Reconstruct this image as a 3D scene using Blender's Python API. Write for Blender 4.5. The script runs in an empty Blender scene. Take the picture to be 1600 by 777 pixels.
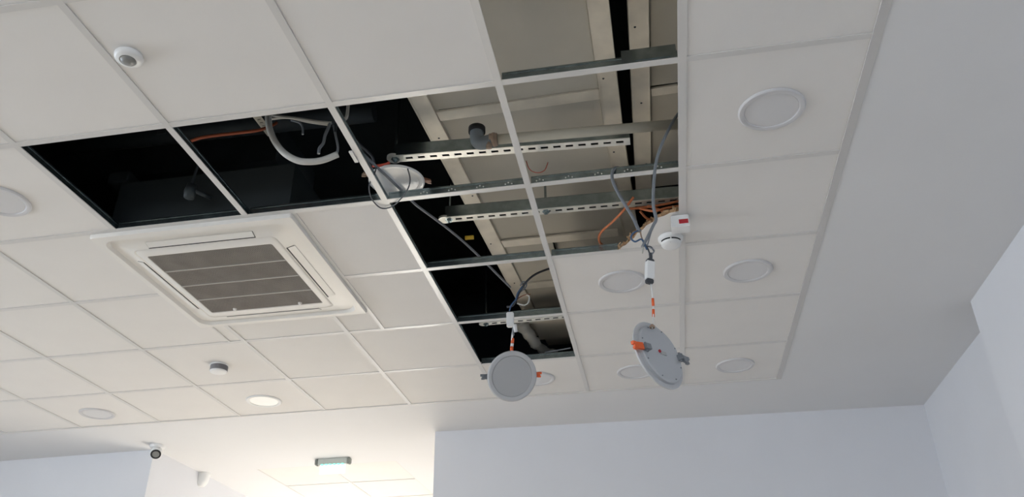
import bpy, bmesh, math, random
from mathutils import Vector, Matrix, Quaternion

C = bpy.context.scene.collection
random.seed(7)
H = 3.3            # height of the suspended ceiling above the floor, metres

# ------------------------------------------------------------------ camera
cam_d = bpy.data.cameras.new('camera')
cam = bpy.data.objects.new('camera', cam_d); C.objects.link(cam)
cam_d.sensor_fit = 'HORIZONTAL'; cam_d.sensor_width = 36.0; cam_d.lens = 29.2058
cam_d.clip_start = 0.02; cam_d.clip_end = 100
cam.matrix_world = Matrix(((0.984376, 0.096384, 0.147358, -0.216682), (0.175710, -0.483443, -0.857560, -2.094210), (-0.011416, 0.870053, -0.492825, 1.474623), (0, 0, 0, 1)))
bpy.context.scene.camera = cam

# ------------------------------------------------------------------ world, windows' daylight, exposure
sc = bpy.context.scene
sc.view_settings.view_transform = 'Standard'; sc.view_settings.look = 'None'
sc.view_settings.gamma = 1.0; sc.view_settings.use_curve_mapping = False
sc.view_settings.exposure = -0.03
w = bpy.data.worlds.new('world'); sc.world = w; w.use_nodes = True
w.node_tree.nodes['Background'].inputs[0].default_value = (0.72, 0.85, 1.0, 1)
w.node_tree.nodes['Background'].inputs[1].default_value = 0.3
def area(name, loc, direction, sx, sy, power, col):
    d = bpy.data.lights.new(name, 'AREA'); d.shape = 'RECTANGLE'; d.size = sx; d.size_y = sy
    d.energy = power; d.color = col
    o = bpy.data.objects.new(name, d); C.objects.link(o); o.location = loc
    o.rotation_euler = Vector(direction).to_track_quat('-Z', 'Y').to_euler()
    return o
area('daylight_left', (-9.35, -0.1, 1.9), (1, 0, 0), 4.4, 2.2, 355, (0.76, 0.875, 1.0))
area('daylight_front', (-2.6, -9.2, 1.9), (0, 1, 0), 5.6, 2.2, 215, (0.84, 0.91, 1.0))
sun = bpy.data.lights.new('sun', 'SUN'); sun.energy = 66.0; sun.angle = math.radians(0.6); sun.color = (1.0, 0.985, 0.92)
sun_o = bpy.data.objects.new('sun', sun); C.objects.link(sun_o); sun_o.location = (-2.9, 14, 6)
sun_o.rotation_euler = Vector((0.24, -0.89, -0.355)).to_track_quat('-Z', 'Y').to_euler()

# ------------------------------------------------------------------ materials
def mat(name, col, rough=0.6, metal=0.0, bump=0.0, bscale=200.0, var=0.0, vscale=8.0, emit=None, estr=0.0, spec=0.5, trans=0.0, alpha=1.0):
    m = bpy.data.materials.new(name); m.use_nodes = True
    nt = m.node_tree; b = nt.nodes['Principled BSDF']
    b.inputs['Base Color'].default_value = (*col, 1); b.inputs['Roughness'].default_value = rough
    b.inputs['Metallic'].default_value = metal; b.inputs['Specular IOR Level'].default_value = spec
    if trans: b.inputs['Transmission Weight'].default_value = trans
    if alpha < 1: b.inputs['Alpha'].default_value = alpha
    if emit:
        b.inputs['Emission Color'].default_value = (*emit, 1); b.inputs['Emission Strength'].default_value = estr
    if bump or var:
        tc = nt.nodes.new('ShaderNodeTexCoord')
    if var:
        n = nt.nodes.new('ShaderNodeTexNoise'); n.inputs['Scale'].default_value = vscale; n.inputs['Detail'].default_value = 4
        nt.links.new(tc.outputs['Object'], n.inputs['Vector'])
        r = nt.nodes.new('ShaderNodeValToRGB')
        r.color_ramp.elements[0].position = 0.3; r.color_ramp.elements[1].position = 0.7
        r.color_ramp.elements[0].color = (*[c * (1 - var) for c in col], 1)
        r.color_ramp.elements[1].color = (*[min(1, c * (1 + var)) for c in col], 1)
        nt.links.new(n.outputs['Fac'], r.inputs['Fac']); nt.links.new(r.outputs['Color'], b.inputs['Base Color'])
    if bump:
        n2 = nt.nodes.new('ShaderNodeTexNoise'); n2.inputs['Scale'].default_value = bscale; n2.inputs['Detail'].default_value = 3
        nt.links.new(tc.outputs['Object'], n2.inputs['Vector'])
        bp = nt.nodes.new('ShaderNodeBump'); bp.inputs['Strength'].default_value = bump; bp.inputs['Distance'].default_value = 0.002
        nt.links.new(n2.outputs['Fac'], bp.inputs['Height']); nt.links.new(bp.outputs['Normal'], b.inputs['Normal'])
    return m
M_PAINT = mat('wall_paint', (0.735, 0.742, 0.772), 0.8, bump=0.08, bscale=90, var=0.012, vscale=3)
M_CEIL = mat('plasterboard_paint', (0.76, 0.76, 0.765), 0.85, bump=0.05, bscale=90, var=0.01, vscale=2)
M_TILE = mat('mineral_tile', (0.785, 0.765, 0.74), 0.9, bump=0.12, bscale=420, var=0.012, vscale=5)
M_TEE = mat('white_tee_paint', (0.68, 0.665, 0.645), 0.30, var=0.02, vscale=6)
M_TRIM_SHADE = mat('edge_trim_shadow_grey', (0.60, 0.585, 0.57), 0.5)  # greyer than the tees: shadow line put into the trim colour
M_GALV = mat('galvanised_steel', (0.34, 0.40, 0.41), 0.27, metal=0.97, var=0.18, vscale=30)
M_ZINC = mat('bright_zinc_steel', (0.80, 0.79, 0.73), 0.45, metal=0.55, var=0.08, vscale=25)
M_STUD = mat('old_steel_stud', (0.86, 0.80, 0.69), 0.5, metal=0.15, var=0.10, vscale=9, bump=0.05, bscale=30)
M_BOARD = mat('old_plasterboard', (0.60, 0.57, 0.50), 0.9, var=0.05, vscale=3, bump=0.05, bscale=60)
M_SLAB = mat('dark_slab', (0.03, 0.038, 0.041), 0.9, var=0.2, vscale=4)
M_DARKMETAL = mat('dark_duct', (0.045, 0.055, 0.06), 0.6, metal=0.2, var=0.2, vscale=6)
M_FLOOR = mat('floor_vinyl', (0.42, 0.365, 0.30), 0.5, var=0.06, vscale=4)
M_ACW = mat('air_conditioner_plastic', (0.80, 0.775, 0.73), 0.4)
M_GRILLE = mat('grille_filter', (0.31, 0.285, 0.255), 0.7, var=0.10, vscale=12, bump=0.9, bscale=260)
M_BLACK = mat('dark_gap', (0.012, 0.012, 0.014), 0.7)
M_WHITEP = mat('white_plastic', (0.80, 0.80, 0.79), 0.35)
M_RIM = mat('lamp_rim', (0.62, 0.615, 0.625), 0.5)
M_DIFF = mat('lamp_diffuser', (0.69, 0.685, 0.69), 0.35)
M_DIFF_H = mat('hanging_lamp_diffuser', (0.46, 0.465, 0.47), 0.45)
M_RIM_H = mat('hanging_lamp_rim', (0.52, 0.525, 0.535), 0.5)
M_DIFF_GLEAM = mat('diffuser_painted_gleam', (0.8, 0.8, 0.76), 0.35, emit=(1.0, 0.96, 0.86), estr=0.25)  # emission stands in for passage light reflected off the diffuser
M_BACK = mat('lamp_back_plate', (0.47, 0.485, 0.505), 0.5, metal=0.1)
M_ORANGE = mat('orange_plastic', (0.80, 0.13, 0.03), 0.5)
M_ORCABLE = mat('orange_cable', (0.62, 0.20, 0.08), 0.55)
M_GREYCABLE = mat('grey_cable', (0.20, 0.215, 0.235), 0.55)
M_DARKCABLE = mat('dark_cable', (0.05, 0.055, 0.065), 0.5)
M_CONDUIT = mat('pale_conduit', (0.50, 0.49, 0.45), 0.6)
M_BLUE = mat('blue_wire', (0.045, 0.10, 0.20), 0.5)
M_BROWN = mat('brown_wire', (0.20, 0.08, 0.04), 0.5)
M_YELLOW = mat('yellow_plastic', (0.75, 0.48, 0.05), 0.5)
M_REDW = mat('red_wire', (0.65, 0.10, 0.06), 0.5)
M_PIPE = mat('beige_pvc', (0.56, 0.53, 0.44), 0.5, var=0.05, vscale=10)
M_GREYPVC = mat('grey_pvc', (0.22, 0.25, 0.27), 0.45, var=0.1, vscale=15)
M_COPPER = mat('brown_coupling', (0.36, 0.26, 0.19), 0.5, var=0.2, vscale=40)
M_TORN = mat('torn_fibre', (0.46, 0.30, 0.17), 0.95, bump=0.8, bscale=120, var=0.25, vscale=60)
M_GLASSDARK = mat('lens_glass', (0.025, 0.028, 0.026), 0.12)
M_LENSGREY = mat('sensor_lens', (0.25, 0.25, 0.24), 0.35)
M_RED = mat('red_lamp_window', (0.45, 0.02, 0.03), 0.25)
M_FILM = mat('plastic_film', (0.55, 0.54, 0.50), 0.35, alpha=0.55)
M_SIGNBODY = mat('sign_housing', (0.56, 0.575, 0.53), 0.5)
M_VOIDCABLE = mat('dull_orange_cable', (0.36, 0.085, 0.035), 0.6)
M_DETSIDE = mat('detector_grey_band', (0.17, 0.165, 0.175), 0.5)
M_LAGGING = mat('grey_pipe_lagging', (0.12, 0.125, 0.125), 0.8, var=0.2, vscale=20)
M_LED = mat('sign_leds', (0.3, 0.8, 0.7), 0.4, emit=(0.35, 1.0, 0.82), estr=0.9)
M_SIGNPANEL = mat('sign_panel', (0.9, 0.95, 0.93), 0.4, emit=(0.95, 1.0, 0.98), estr=1.1)
M_TAUPE = mat('drawn_label', (0.40, 0.40, 0.40), 0.5)

# ------------------------------------------------------------------ mesh helpers
def NB(): return bmesh.new()
def bx(bm, x0, x1, y0, y1, z0, z1, mi=0):
    v = [bm.verts.new((x, y, z)) for z in (z0, z1) for y in (y0, y1) for x in (x0, x1)]
    for f in ((0, 2, 3, 1), (4, 5, 7, 6), (0, 1, 5, 4), (2, 6, 7, 3), (0, 4, 6, 2), (1, 3, 7, 5)):
        bm.faces.new([v[i] for i in f]).material_index = mi
    return v
def obox(bm, c, ux, uy, uz, hx, hy, hz, mi=0):
    c = Vector(c); ux, uy, uz = Vector(ux), Vector(uy), Vector(uz)
    v = [bm.verts.new(c + ux * (hx * a) + uy * (hy * b) + uz * (hz * d)) for d in (-1, 1) for b in (-1, 1) for a in (-1, 1)]
    for f in ((0, 2, 3, 1), (4, 5, 7, 6), (0, 1, 5, 4), (2, 6, 7, 3), (0, 4, 6, 2), (1, 3, 7, 5)):
        bm.faces.new([v[i] for i in f]).material_index = mi
    return v
def smooth_path(pts, n=6):
    pts = [Vector(p) for p in pts]
    if len(pts) < 3: return pts
    out = []
    P = [pts[0] * 2 - pts[1]] + pts + [pts[-1] * 2 - pts[-2]]
    for i in range(1, len(P) - 2):
        p0, p1, p2, p3 = P[i - 1:i + 3]
        for k in range(n):
            t = k / n
            out.append(0.5 * ((2 * p1) + (p2 - p0) * t + (2 * p0 - 5 * p1 + 4 * p2 - p3) * t * t + (3 * p1 - p0 - 3 * p2 + p3) * t ** 3))
    out.append(pts[-1])
    return out
def tube(bm, pts, r, seg=8, n=6, mi=0, radii=None):
    ps = smooth_path(pts, n)
    rings = []
    up = None
    for i, p in enumerate(ps):
        a = ps[max(0, i - 1)]; b = ps[min(len(ps) - 1, i + 1)]
        t = (b - a).normalized()
        if up is None:
            up = t.orthogonal().normalized()
        else:
            up = (up - t * up.dot(t)); up = up.normalized() if up.length > 1e-6 else t.orthogonal().normalized()
        s = t.cross(up)
        rr = r if radii is None else radii(i / (len(ps) - 1))
        rings.append([bm.verts.new(p + (up * math.cos(k * 2 * math.pi / seg) + s * math.sin(k * 2 * math.pi / seg)) * rr) for k in range(seg)])
    for a, b in zip(rings, rings[1:]):
        for k in range(seg):
            f = bm.faces.new((a[k], a[(k + 1) % seg], b[(k + 1) % seg], b[k])); f.smooth = True; f.material_index = mi
    bm.faces.new(list(reversed(rings[0]))).material_index = mi; bm.faces.new(rings[-1]).material_index = mi
def lathe(bm, prof, seg=40, mi=0, M=None, smooth=True):
    """prof: (radius, z) pairs; revolve about Z; closes at radius 0."""
    rings = []
    for r, z in prof:
        if r < 1e-6:
            v = Vector((0, 0, z)); rings.append([bm.verts.new(M @ v if M else v)])
        else:
            ring = []
            for k in range(seg):
                a = k * 2 * math.pi / seg; v = Vector((r * math.cos(a), r * math.sin(a), z))
                ring.append(bm.verts.new(M @ v if M else v))
            rings.append(ring)
    for a, b in zip(rings, rings[1:]):
        for k in range(seg):
            k2 = (k + 1) % seg
            if len(a) == 1 and len(b) == 1: continue
            if len(a) == 1: f = bm.faces.new((a[0], b[k2], b[k]))
            elif len(b) == 1: f = bm.faces.new((a[k], a[k2], b[0]))
            else: f = bm.faces.new((a[k], a[k2], b[k2], b[k]))
            f.smooth = smooth; f.material_index = mi
def prism(bm, poly, z0, z1, mi=0):
    a = [bm.verts.new((x, y, z0)) for x, y in poly]; b = [bm.verts.new((x, y, z1)) for x, y in poly]
    bm.faces.new(list(reversed(a))).material_index = mi; bm.faces.new(b).material_index = mi
    for i in range(len(poly)):
        j = (i + 1) % len(poly); bm.faces.new((a[i], a[j], b[j], b[i])).material_index = mi
def obj(name, bm, mats, parent=None, label=None, fix=True, sharp=None):
    if fix: bmesh.ops.recalc_face_normals(bm, faces=bm.faces)
    me = bpy.data.meshes.new(name); bm.to_mesh(me); bm.free()
    for m in (mats if isinstance(mats, (list, tuple)) else [mats]): me.materials.append(m)
    if sharp: me.set_sharp_from_angle(angle=math.radians(sharp))
    o = bpy.data.objects.new(name, me); C.objects.link(o)
    if parent: o.parent = parent
    if label: o['label'] = label
    return o
def thing(name, label, cat, loc=(0, 0, 0), group=None):
    o = bpy.data.objects.new(name, None); C.objects.link(o); o.location = loc; o.empty_display_size = 0.05
    o['label'] = label; o['category'] = cat
    if group: o['group'] = group
    return o
def tag(o, label, cat, group=None):
    o['label'] = label; o['category'] = cat
    if group: o['group'] = group
    return o
def struct(name, bm, m, parent=None):
    o = obj(name, bm, m, parent); o['kind'] = 'structure'; return o
def box_obj(name, b, m, parent=None):
    bm = NB(); bx(bm, *b); return obj(name, bm, m, parent)
def copy_tree(o, parent=None):
    c = o.copy(); C.objects.link(c)
    if parent: c.parent = parent
    for ch in list(o.children): copy_tree(ch, c)
    return c

# ------------------------------------------------------------------ room shell
TOP = H + 1.1
bm = NB(); bx(bm, -9.4, 1.8, -9.1, 9.2, -0.1, 0); struct('floor', bm, M_FLOOR)
bm = NB(); prism(bm, [(1.43, -9.1), (1.43, 2.07), (1.60, 2.07), (1.60, 3.74), (1.60, 3.86), (1.8, 3.86), (1.8, -9.1)], 0, TOP); struct('wall_right', bm, M_PAINT)
bm = NB(); prism(bm, [(-1.783, 3.625), (1.60, 3.74), (1.60, 3.86), (-1.783, 3.86)], 0, TOP); struct('wall_back_right', bm, M_PAINT)
bm = NB(); prism(bm, [(-9.2, 3.75), (-3.99, 3.61), (-3.99, 3.86), (-9.2, 3.86)], 0, TOP); struct('wall_back_left', bm, M_PAINT)
bm = NB(); bx(bm, -4.11, -3.99, 3.86, 9.0, 0, TOP); struct('wall_corridor_left', bm, M_PAINT)
bm = NB(); bx(bm, -1.783, -1.66, 3.86, 9.0, 0, TOP); struct('wall_corridor_right', bm, M_PAINT)
bm = NB()
bx(bm, -4.11, -1.66, 9.0, 9.1, 2.95, TOP); bx(bm, -4.11, -1.66, 9.0, 9.1, 0, 0.1)
bx(bm, -4.11, -3.86, 9.0, 9.1, 0.1, 2.95); bx(bm, -1.94, -1.66, 9.0, 9.1, 0.1, 2.95)
struct('wall_corridor_end', bm, M_PAINT)
bm = NB()
bx(bm, -9.3, -9.2, -9.0, 3.86, 3.0, TOP); bx(bm, -9.3, -9.2, -9.0, 3.86, 0, 0.8)
bx(bm, -9.3, -9.2, -9.0, -2.3, 0.8, 3.0); bx(bm, -9.3, -9.2, 2.1, 3.86, 0.8, 3.0)
bx(bm, -7.6, -7.5, 1.2, 3.86, 0, H + 0.0)  # added unseen wing, blocks window light from the back-left wall
struct('wall_left_and_shade_wing', bm, M_PAINT)
bm = NB()
bx(bm, -9.3, 1.43, -9.1, -9.0, 3.0, TOP); bx(bm, -9.3, 1.43, -9.1, -9.0, 0, 0.8)
bx(bm, -9.3, -5.4, -9.1, -9.0, 0.8, 3.0); bx(bm, 0.2, 1.43, -9.1, -9.0, 0.8, 3.0)
struct('wall_front', bm, M_PAINT)
bm = NB(); bx(bm, -9.3, 1.8, -9.1, 9.1, H + 1.0, TOP); struct('ceiling_slab', bm, M_SLAB)
bm = NB(); bx(bm, -9.2, 1.60, 3.32, 3.40, H + 0.04, H + 1.0); struct('plenum_dark_barrier', bm, M_SLAB)  # added dark barrier hiding the pale back wall, keeps the void dark

# ------------------------------------------------------------------ suspended ceiling: plasterboard border, tee grid, tiles
XL = [0.590, -0.0145, -0.612, -1.195, -1.794, -2.389, -2.999, -3.596, -4.200, -4.80, -5.40, -6.0]
YL = [-4.81, -4.21, -3.61, -3.01, -2.41, -1.81, -1.21, -0.61, -0.019, 0.598, 1.196, 1.8105, 2.415, 3.019]
R0 = 8                               # index of the row line at y = -0.019
EX, EY = XL[0], YL[-1]
bm = NB()
bx(bm, EX, 1.43, -9.0, 2.07, H - 0.004, H + 0.010); bx(bm, EX, 1.60, 2.07, 3.74, H - 0.004, H + 0.010)
bx(bm, -9.2, EX, EY, 3.74, H - 0.004, H + 0.010)
bx(bm, -9.2, XL[-1], -9.0, EY, H - 0.004, H + 0.010); bx(bm, XL[-1], EX, -9.0, YL[0], H - 0.004, H + 0.010)
CX0, CX1, CY0, CY1 = -3.49, -2.29, 4.315, 8.515   # tile field of the corridor
bx(bm, -3.99, -1.783, 3.74, CY0, H - 0.004, H + 0.010); bx(bm, -3.99, CX0, CY0, 9.0, H - 0.004, H + 0.010)
bx(bm, CX1, -1.783, CY0, 9.0, H - 0.004, H + 0.010); bx(bm, CX0, CX1, CY1, 9.0, H - 0.004, H + 0.010)
ceiling = struct('ceiling', bm, M_CEIL)

FW = 0.0125
def tee_mesh_x(name, x0, x1, y, fw=FW):
    bm = NB(); bx(bm, x0, x1, y - fw, y + fw, H - 0.003, H, 0)
    bx(bm, x0, x1, y - 0.0012, y + 0.0012, H, H + 0.034, 1); bx(bm, x0, x1, y - 0.003, y + 0.003, H + 0.031, H + 0.038, 1)
    return obj(name, bm, [M_TEE, M_GALV], ceiling)
def tee_mesh_y(name, x, y0, y1, fw=FW):
    bm = NB(); bx(bm, x - fw, x + fw, y0, y1, H - 0.0034, H, 0)
    bx(bm, x - 0.0012, x + 0.0012, y0, y1, H, H + 0.034, 1); bx(bm, x - 0.003, x + 0.003, y0, y1, H + 0.031, H + 0.038, 1)
    return obj(name, bm, [M_TEE, M_GALV], ceiling)
AC = (-2.515, -1.598, 0.607, 1.566)      # outline of the air conditioner panel
for i in range(1, len(XL) - 1):
    x = XL[i]; fw = 0.0145 if i == 1 else FW
    if i in (4, 5):
        tee_mesh_y('main_tee', x, YL[0], YL[9] + FW, fw); tee_mesh_y('main_tee', x, AC[3], EY, fw)
    else: tee_mesh_y('main_tee', x, YL[0], EY, fw)
for j in range(1, len(YL) - 1):
    for i in range(len(XL) - 1):
        x1 = XL[i] - (FW if i else 0); x0 = XL[i + 1] + (FW if i < len(XL) - 2 else 0); y = YL[j]
        if j == 10 and i == 4: continue                       # under the air conditioner
        if j == 10 and i == 3: x0 = AC[1]
        if j == 10 and i == 5: x1 = AC[0]
        if j == 11 and i == 2: pass
        tee_mesh_x('cross_tee', x0, x1, y)
for x in (-1.592,): tee_mesh_y('cross_tee', x, YL[9] + FW, YL[11] - FW, 0.010)
for x in (-2.470,): tee_mesh_y('cross_tee', x, AC[3], YL[11] - FW, 0.005)
# splice plate clipped to the cross tee of the nearest open bay, and the punched dents of the cross tees
bm = NB(); bx(bm, -0.205, -0.030, YL[R0] - 0.006, YL[R0] - 0.002, H + 0.004, H + 0.062); bx(bm, -0.16, -0.05, YL[R0] - 0.009, YL[R0] - 0.006, H + 0.012, H + 0.030); obj('splice_plate', bm, M_GALV, ceiling)
bm = NB()
for j_, x0_, x1_ in ((9, -1.05, -0.62), (9, -0.58, -0.05)):
    x_ = x0_
    while x_ < x1_:
        for d_ in (0.0, 0.012, 0.026): bx(bm, x_ + d_, x_ + d_ + 0.005, YL[j_] - 0.0034, YL[j_] - 0.0008, H + 0.013 + (0.006 if d_ == 0.012 else 0), H + 0.018 + (0.006 if d_ == 0.012 else 0))
        x_ += 0.115
o = obj('punched_dents', bm, M_ZINC, ceiling); o['kind'] = 'stuff'
# edge angle
bm = NB(); bx(bm, EX - 0.028, EX + 0.003, YL[0], EY + 0.003, H - 0.006, H - 0.0005); obj('edge_trim', bm, M_TRIM_SHADE, ceiling)
bm = NB(); bx(bm, XL[-1], EX - 0.028, EY - 0.016, EY + 0.003, H - 0.006, H - 0.0005); obj('edge_trim', bm, M_TEE, ceiling)
OPEN = {(4, R0), (3, R0), (2, R0), (2, R0 + 1), (2, R0 + 2), (2, R0 + 3), (1, R0 - 1), (1, R0), (1, R0 + 1)}
tile_cache = {}
def tile(x0, x1, y0, y1, z=H):
    g = 0.003
    k = (round(x1 - x0, 3), round(y1 - y0, 3))
    if k not in tile_cache:
        hx, hy = (x1 - x0) / 2 - g, (y1 - y0) / 2 - g
        bm = NB(); c = 0.002
        lo = [(-hx + c, -hy + c, 0.0), (hx - c, -hy + c, 0.0), (hx - c, hy - c, 0.0), (-hx + c, hy - c, 0.0)]
        mid = [(-hx, -hy, c), (hx, -hy, c), (hx, hy, c), (-hx, hy, c)]; hi = [(a, b, 0.015) for a, b, _ in mid]
        R = [[bm.verts.new(p) for p in q] for q in (lo, mid, hi)]
        bm.faces.new(R[0]); bm.faces.new(R[2])
        for a, b in zip(R, R[1:]):
            for q in range(4): bm.faces.new((a[q], a[(q + 1) % 4], b[(q + 1) % 4], b[q]))
        o = obj('ceiling_tile', bm, M_TILE, ceiling); tile_cache[k] = o.data
    else:
        o = bpy.data.objects.new('ceiling_tile', tile_cache[k]); C.objects.link(o); o.parent = ceiling
    o.location = ((x0 + x1) / 2, (y0 + y1) / 2, z + 0.0004)
    return o
for i in range(len(XL) - 1):
    for j in range(len(YL) - 1):
        if (i, j) in OPEN or (i == 4 and j in (9, 10)): continue
        x1, x0, y0, y1 = XL[i], XL[i + 1], YL[j], YL[j + 1]
        if i == 3 and j in (9, 10): x0 = -1.592
        if i == 5 and j in (9, 10): x1 = AC[0] + 0.012 if j == 9 else -2.470
        tile(x0, x1, y0, y1)
tile(-2.470, -2.389, AC[3], YL[11]); tile(-2.389, -1.794, AC[3], YL[11]); tile(-1.794, -1.592, AC[3], YL[11])
for a in range(2):
    for b in range(7):
        tile(CX0 + a * 0.6, CX0 + a * 0.6 + 0.6, CY0 + b * 0.6, CY0 + b * 0.6 + 0.6)
for b in range(8): tee_mesh_x('cross_tee', CX0, CX1, CY0 + b * 0.6, 0.010)
for a in range(3): tee_mesh_y('main_tee', CX0 + a * 0.6, CY0, CY1, 0.010)
# broken piece of the tile in the third row, still resting in its corner
poly = [(-0.297, 1.188), (-0.275, 1.158), (-0.262, 1.150), (-0.239, 1.114), (-0.222, 1.096), (-0.205, 1.052), (-0.18, 1.028), (-0.165, 0.998), (-0.138, 0.976), (-0.118, 0.944), (-0.09, 0.934), (-0.065, 0.915), (-0.019, 0.905), (-0.019, 1.188)]
bm = NB(); prism(bm, poly, H + 0.0004, H + 0.016)
bm.normal_update()
for f in bm.faces:
    if abs(f.normal.z) < 0.5 and f.calc_center_median().x < -0.03 and f.calc_center_median().y < 1.18: f.material_index = 1
obj('ceiling_tile', bm, [M_TILE, M_TORN], ceiling, 'torn corner of a broken ceiling tile with a ragged brown edge')
# ragged fibre crumbs along the break
bm = NB()
for (xa, ya), (xb, yb) in zip(poly[:-2], poly[1:-1]):
    for k in range(4):
        t = random.random(); x = xa + (xb - xa) * t; y = ya + (yb - ya) * t
        s = random.uniform(0.004, 0.011)
        obox(bm, (x - 0.004, y - 0.004, H + random.uniform(0.004, 0.020)), Vector((random.uniform(-1, 1), random.uniform(-1, 1), random.uniform(-1, 1))).normalized(), (0, 1, 0.3), (0.2, 0, 1), s, s * 0.6, s * 0.6)
o = obj('torn_fibre', bm, M_TORN, ceiling); o['kind'] = 'stuff'

# ------------------------------------------------------------------ round downlights set in the tiles
def lamp_parts(root, diff, R=0.114, rim=None, seg=48):
    """front looks along local -Z; rim back plane is z = 0"""
    bm = NB()
    lathe(bm, [(R * 0.80, -0.0035), (R * 0.815, -0.007), (R * 0.86, -0.0092), (R * 0.96, -0.0085), (R, -0.004), (R, 0.0), (R * 0.80, 0.0), (R * 0.80, -0.0035)], seg)
    obj('rim', bm, rim or M_RIM, root, sharp=40)
    bm = NB(); lathe(bm, [(0, -0.0055), (R * 0.5, -0.0053), (R * 0.795, -0.0042), (R * 0.795, -0.001), (0, -0.001)], seg)
    obj('diffuser', bm, diff, root, sharp=40)
DL = [((0.290, 0.295), 'round white downlight in the nearest tile of the right-hand tile column', M_DIFF),
      ((0.290, 1.508), 'round white downlight in the right-hand tile column, beside the smoke detector', M_DIFF),
      ((0.297, 2.735), 'round white downlight in the far corner tile by the right wall', M_DIFF),
      ((-0.300, 1.502), 'round white downlight left of the lamp driver, in the tile below the torn tile', M_DIFF),
      ((-0.292, 2.720), 'round white downlight half hidden behind the hanging lamp seen from its back', M_DIFF),
      ((-0.900, 2.715), 'round white downlight mostly hidden behind the hanging lamp that faces us', M_DIFF),
      ((-2.705, 2.752), 'downlight with painted-in passage gleam in the far tile row left of centre', M_DIFF_GLEAM),
      ((-3.905, 2.760), 'round white downlight in the far tile row, up and left of the security camera', M_DIFF),
      ((-2.700, 0.300), 'round white downlight cut by the left edge of the photo, beside the open bay', M_DIFF)]
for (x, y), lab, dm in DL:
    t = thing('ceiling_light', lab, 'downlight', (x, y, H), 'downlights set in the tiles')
    lamp_parts(t, dm, rim=M_WHITEP if dm is M_DIFF_GLEAM else None)  # paler rim goes with the painted-in gleam

# ------------------------------------------------------------------ loose lamps
def frame_from(xa, ya, za, loc):
    m = Matrix((( xa[0], ya[0], za[0], loc[0]), (xa[1], ya[1], za[1], loc[1]), (xa[2], ya[2], za[2], loc[2]), (0, 0, 0, 1)))
    return m
def loose_lamp(label, M, R, clip_mats, group='lamps out of the ceiling', dm=None):
    t = thing('ceiling_light', label, 'downlight', (0, 0, 0), group)
    t.matrix_world = M
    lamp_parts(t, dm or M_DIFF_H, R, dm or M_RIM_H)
    s = R / 0.114
    bm = NB(); lathe(bm, [(0.098 * s, 0.0), (0.098 * s, 0.010), (0.094 * s, 0.013), (0.0, 0.014)], 48); obj('back_plate', bm, M_BACK, t, sharp=35)
    for k in range(8):
        a = math.radians(22 + 45 * k)
        bm = NB(); lathe(bm, [(0.0024, 0.0125), (0.0024, 0.0150), (0, 0.0155)], 8, M=Matrix.Translation((0.089 * s * math.cos(a), 0.089 * s * math.sin(a), 0)))
        obj('screw', bm, M_GREYCABLE, t)
    for q, (sx, m) in enumerate(zip((1, -1), clip_mats)):
        bm = NB(); bx(bm, sx * 0.088 * s - 0.008, sx * 0.080 * s + 0.008, -0.009, 0.009, 0.011, 0.030); bx(bm, sx * 0.086 * s - 0.003, sx * 0.086 * s + 0.003, -0.016, 0.016, 0.018, 0.023)
        cl = obj('spring_clip', bm, M_GREYCABLE, t)
        bm = NB(); obox(bm, (sx * 0.118 * s, 0, 0.016), (1, 0, -0.2 * sx), (0, 1, 0), (0.2 * sx, 0, 1), 0.017, 0.011, 0.004)
        obox(bm, (sx * 0.134 * s, 0.007, 0.013), (1, 0, 0), (0, 1, 0), (0, 0, 1), 0.008, 0.005, 0.005)
        obox(bm, (sx * 0.131 * s, -0.008, 0.012), (1, 0, 0), (0, 1, 0), (0, 0, 1), 0.007, 0.004, 0.004)
        obj('clip_pad', bm, m, cl)
    bm = NB(); bx(bm, -0.008, 0.020, -0.006, 0.006, 0.012, 0.0165); obj('rating_label', bm, M_TAUPE, t)
    bm = NB(); lathe(bm, [(0.005, 0.012), (0.005, 0.018), (0, 0.0185)], 10, M=Matrix.Translation((-0.012, 0.004, 0))); obj('seal', bm, M_RED, t)
    return t
def world_child(name, bm, mats, t, label=None):
    """a part whose mesh is in world coordinates, hung under a thing that has its own transform"""
    bm.transform(t.matrix_world.inverted()); return obj(name, bm, mats, t, label)

# lamp hanging face-on below the third bay of the open column
ML1 = Matrix(((-0.912695, 0.096384, -0.397112, -0.820000), (-0.391675, -0.483443, 0.782862, 1.372000), (-0.116526, 0.870053, 0.478987, 2.810000), (0, 0, 0, 1)))
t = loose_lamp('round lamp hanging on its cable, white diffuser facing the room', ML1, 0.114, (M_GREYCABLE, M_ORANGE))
hang = [(-0.8290, 1.4300, 2.9450), (-0.8260, 1.4200, 3.0110), (-0.8200, 1.4200, 3.0590)]
bm = NB(); tube(bm, hang, 0.0045); cb = world_child('lead', bm, M_WHITEP, t)
for (a, b, m) in (((-0.8290, 1.4250, 2.9560), (-0.8280, 1.4250, 2.9750), M_ORANGE), ((-0.8280, 1.4250, 2.9750), (-0.8260, 1.4240, 2.9900), M_WHITEP), ((-0.8260, 1.4240, 2.9900), (-0.8230, 1.4220, 3.0150), M_ORANGE)):
    bm = NB(); tube(bm, [a, b], 0.0075, n=1); world_child('sleeve', bm, m, t).parent = cb
bm = NB(); tube(bm, [(-0.8210, 1.4200, 3.0300), (-0.8180, 1.4200, 3.0880)], 0.0062, n=1); world_child('sheath', bm, M_GREYCABLE, t)
bm = NB()
ca, cb2 = Vector((-0.8320, 1.4100, 3.1410)), Vector((-0.8310, 1.4100, 3.0690)); ax = (cb2 - ca).normalized()
sx_ = Vector((1, 0.12, 0)); sx_ = (sx_ - ax * sx_.dot(ax)).normalized(); sy_ = ax.cross(sx_)
obox(bm, (ca + cb2) / 2, sx_, sy_, ax, 0.0175, 0.014, (cb2 - ca).length / 2)
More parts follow.
